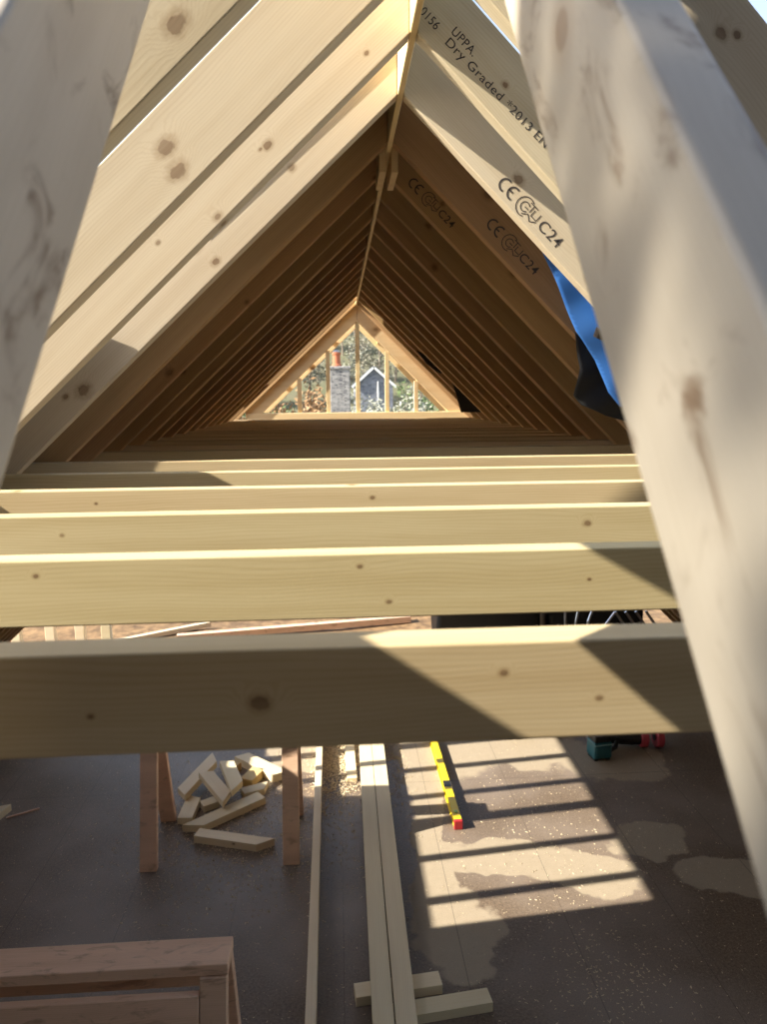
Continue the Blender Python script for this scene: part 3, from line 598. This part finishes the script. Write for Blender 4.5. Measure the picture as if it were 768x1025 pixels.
# pale studwork and a red-brown panel outside on the left
e = empty('stud_panel', (-3.1, 8.0, -.03)); tag(e, 'low pale stud panel beyond the deck at far left, seen under the joists', 'stud panel')
for x in (-.58, -.20, .13, .42):
    bm = bmesh.new(); box(bm, x-.05, x+.05, -.04, .04, 0, .62, .003); bm_obj('stud', bm, W_CUT, e)
bm = bmesh.new(); box(bm, -.9, .75, -.05, .05, .62, .67, .003); bm_obj('rail', bm, W_CUT, e)
e = bmesh.new(); box(e, -4.25, -3.72, 8.18, 8.22, -.05, .7, .003); o = bm_obj('red_panel', e, plain('red_brown_board', (.36, .10, .035), .7, 0, .3, 4)); tag(o, 'red-brown board standing behind the far left stud panel', 'board')

# ------------------------------------------------------------------ wood shavings
def chips():
    vs, fs = [], []
    def add(x, y, z, s):
        s *= 1.35; a = random.uniform(0, 6.28); l = s*random.uniform(.6, 1.6); wd = s*random.uniform(.18, .4); ca, sa = math.cos(a), math.sin(a); h = s*random.uniform(.05, .5); b = len(vs)
        for px, py, pz in ((-l/2, -wd/2, 0), (l/2, -wd/2, h*.3), (l/2, wd/2, h*.3), (-l/2, wd/2, 0), (0, 0, h+.001)): vs.append((x+px*ca-py*sa, y+px*sa+py*ca, z+pz+.0005))
        for f in ((0, 1, 4), (1, 2, 4), (2, 3, 4), (3, 0, 4), (3, 2, 1, 0)): fs.append([b+i for i in f])
    for _ in range(4200): add(random.gauss(-.62, .40), random.gauss(4.4, .42), 0, random.uniform(.003, .011))
    for _ in range(2600): add(random.gauss(-.05, .09), random.gauss(5.15, .35), abs(random.gauss(0, .006)), random.uniform(.005, .014))
    for _ in range(500): add(random.gauss(.40, .05), random.gauss(5.1, .4), 0, random.uniform(.004, .010))
    for _ in range(3200): add(random.uniform(-2.6, 2.6), random.uniform(2.6, 5.8), 0, random.uniform(.002, .007))
    for _ in range(260): add(random.gauss(1.25, .16), random.gauss(2.95, .16), 0, random.uniform(.003, .010))
    for _ in range(350): add(random.gauss(1.3, .35), random.gauss(3.9, .5), 0, random.uniform(.004, .010))
    me = bpy.data.meshes.new('wood_shavings'); me.from_pydata(vs, [], fs); me.update()
    o = link('wood_shavings', me, plain('shavings', (.70, .57, .38), .8, 0, .25, 30)); return tag(o, 'pale wood shavings scattered over the dark deck', 'shavings', None, 'stuff')
chips()

# ------------------------------------------------------------------ outdoors beyond the gable
e = empty('chimney', (.09, 22, 0)); tag(e, 'grey stone chimney stack with a terracotta pot outside', 'chimney')
bm = bmesh.new(); box(bm, -.30, .30, -.3, .3, -.2, G+.80, .02); box(bm, -.33, .33, -.33, .33, G+.74, G+.84, .02); bm_obj('stack', bm, M_STONE, e)
bm = bmesh.new(); lathe(bm, [(.15, 0), (.15, .05), (.12, .08), (.115, .34), (.135, .36), (.135, .41), (.10, .41)], (-.09, 0, G+.84), 20); bm_obj('pot', bm, M_POT, e, smooth=False)
bm = bmesh.new(); lathe(bm, [(.11, 0), (.12, .03), (.05, .07)], (-.09, 0, G+1.25), 16); bm_obj('cowl', bm, M_ALU, e)
e = empty('house', (1.78*3.55/1.55, 80, 0)); cx = 0; hx = 2.1; ez = G+1.05; az = G+2.92; tag(e, 'dark stone house gable with white bargeboards beyond the chimney', 'house')
bm = bmesh.new(); vs = [(-hx, 0, -1), (hx, 0, -1), (hx, 0, ez), (0, 0, az), (-hx, 0, ez)]
f1 = [bm.verts.new(v) for v in vs]; f2 = [bm.verts.new((v[0], 6, v[2])) for v in vs]; bm.faces.new(f1); bm.faces.new(f2[::-1])
for i in range(5): bm.faces.new((f1[i], f1[(i+1) % 5], f2[(i+1) % 5], f2[i]))
bm_obj('walls', bm, M_SLATE_WALL, e)
for sd in (-1, 1):
    dx, dz = hx*1.12, (az-ez)*1.12; n = Vector((sd*(az-ez), 0, hx)).normalized()
    v = [Vector((0, y, az+.05)) for y in (-.25, 6.2)] + [Vector((sd*dx, y, az+.05-dz)) for y in (6.2, -.25)]
    bm = bmesh.new(); hexa(bm, v+[q+n*.12 for q in v], 0); bm_obj('roof_slope', bm, M_SLATE, e)
    v = [Vector((0, y, az-.12)) for y in (-.32, -.26)] + [Vector((sd*dx, y, az-.12-dz)) for y in (-.26, -.32)]
    bm = bmesh.new(); hexa(bm, v+[q+n*.24 for q in v], 0); bm_obj('bargeboard', bm, M_WHITE, e)
bm = bmesh.new(); tube(bm, [(.45, -.1, -1), (.45, -.1, az-1.5)], .07, 8); bm_obj('downpipe', bm, M_WHITE, e)
def tree(x, y, h, kind, lab, cat, group, dens=420, bush=False):
    z = ground_z(x, y); e = empty('shrub' if bush else 'tree', (x, y, z)); tag(e, lab, cat, group)
    bm = bmesh.new(); tips = []
    if not bush:
        tube(bm, [(0, 0, -.3), (.03*h*random.uniform(-1, 1), 0, h*.45), (.05*h*random.uniform(-1, 1), .02*h, h*.95)], [h*.022, h*.015, h*.004], 6)
    for i in range(12 if not bush else 9):
        a = random.uniform(0, 6.28); z0 = (h*random.uniform(.25, .75)) if not bush else 0; L = h*random.uniform(.22, .4)*(1 if not bush else 2.5); el = random.uniform(.3, 1.1)
        q = (L*math.cos(a)*math.cos(el)*(.6 if bush else 1), L*math.sin(a)*math.cos(el)*(.6 if bush else 1), z0+L*math.sin(el)); tube(bm, [(0, 0, z0), (q[0]*.5, q[1]*.5, z0+(q[2]-z0)*.6), q], [h*.009, h*.006, h*.002], 5); tips.append(q)
    bm_obj('branches', bm, M_BARK, e)
    vs, fs = [], []; s0 = h*.03
    for _ in range(dens):
        tpt = random.choice(tips); k = random.uniform(.35, 1.1); c = Vector((tpt[0]*k, tpt[1]*k, tpt[2]*(.5+.5*k) if not bush else tpt[2]*k)) + Vector([random.gauss(0, h*.06) for _ in range(3)])
        if c.z < 0: c.z = abs(c.z)
        d1 = Vector([random.uniform(-1, 1) for _ in range(3)]).normalized()*s0*random.uniform(.5, 1.3); d2 = d1.orthogonal().normalized()*s0*random.uniform(.25, .6); b = len(vs)
        vs += [tuple(c-d1), tuple(c+d2), tuple(c+d1), tuple(c-d2)]; fs.append((b, b+1, b+2, b+3))
    me = bpy.data.meshes.new('foliage'); me.from_pydata(vs, [], fs); me.update(); link('foliage', me, LEAF[kind], e)
random.seed(21)
for i in range(46):
    r, c = divmod(i, 8); y = 95+r*13+random.uniform(-2, 2); x = (-.155+.055*c+.02*(r % 2))*y+random.uniform(-.8, .8)
    tree(x, y, random.uniform(7, 9.5), random.choice(('bare', 'bare', 'bare', 'green', 'grey')), 'hazy spring tree on the wooded hillside behind the house', 'tree', 'trees on the hillside', 700)
for x, y, h, k, lab in ((-3.0, 30, 4.3, 'rust', 'rust-brown leafy shrub left of the stone chimney'), (-1.75, 36, 4.9, 'rust', 'taller rust-brown shrub close beside the stone chimney'), (-2.9, 24, 3.2, 'green', 'bright green shrub low at the left gable corner'), (-1.15, 26, 2.9, 'green', 'green shrub at the foot of the stone chimney'),
                        (3.7, 44, 4.4, 'grey', 'pale ivy-grey bush right of the house gable'), (5.6, 46, 4.4, 'green', 'green bush at the right of the gable opening'), (4.4, 34, 3.6, 'grey', 'low pale bush in front of the green one on the right'), (2.0, 38, 3.6, 'grey', 'pale bush between the house gable and the middle stud')):
    tree(x, y, h, k, lab, 'shrub', None, 1500, True)
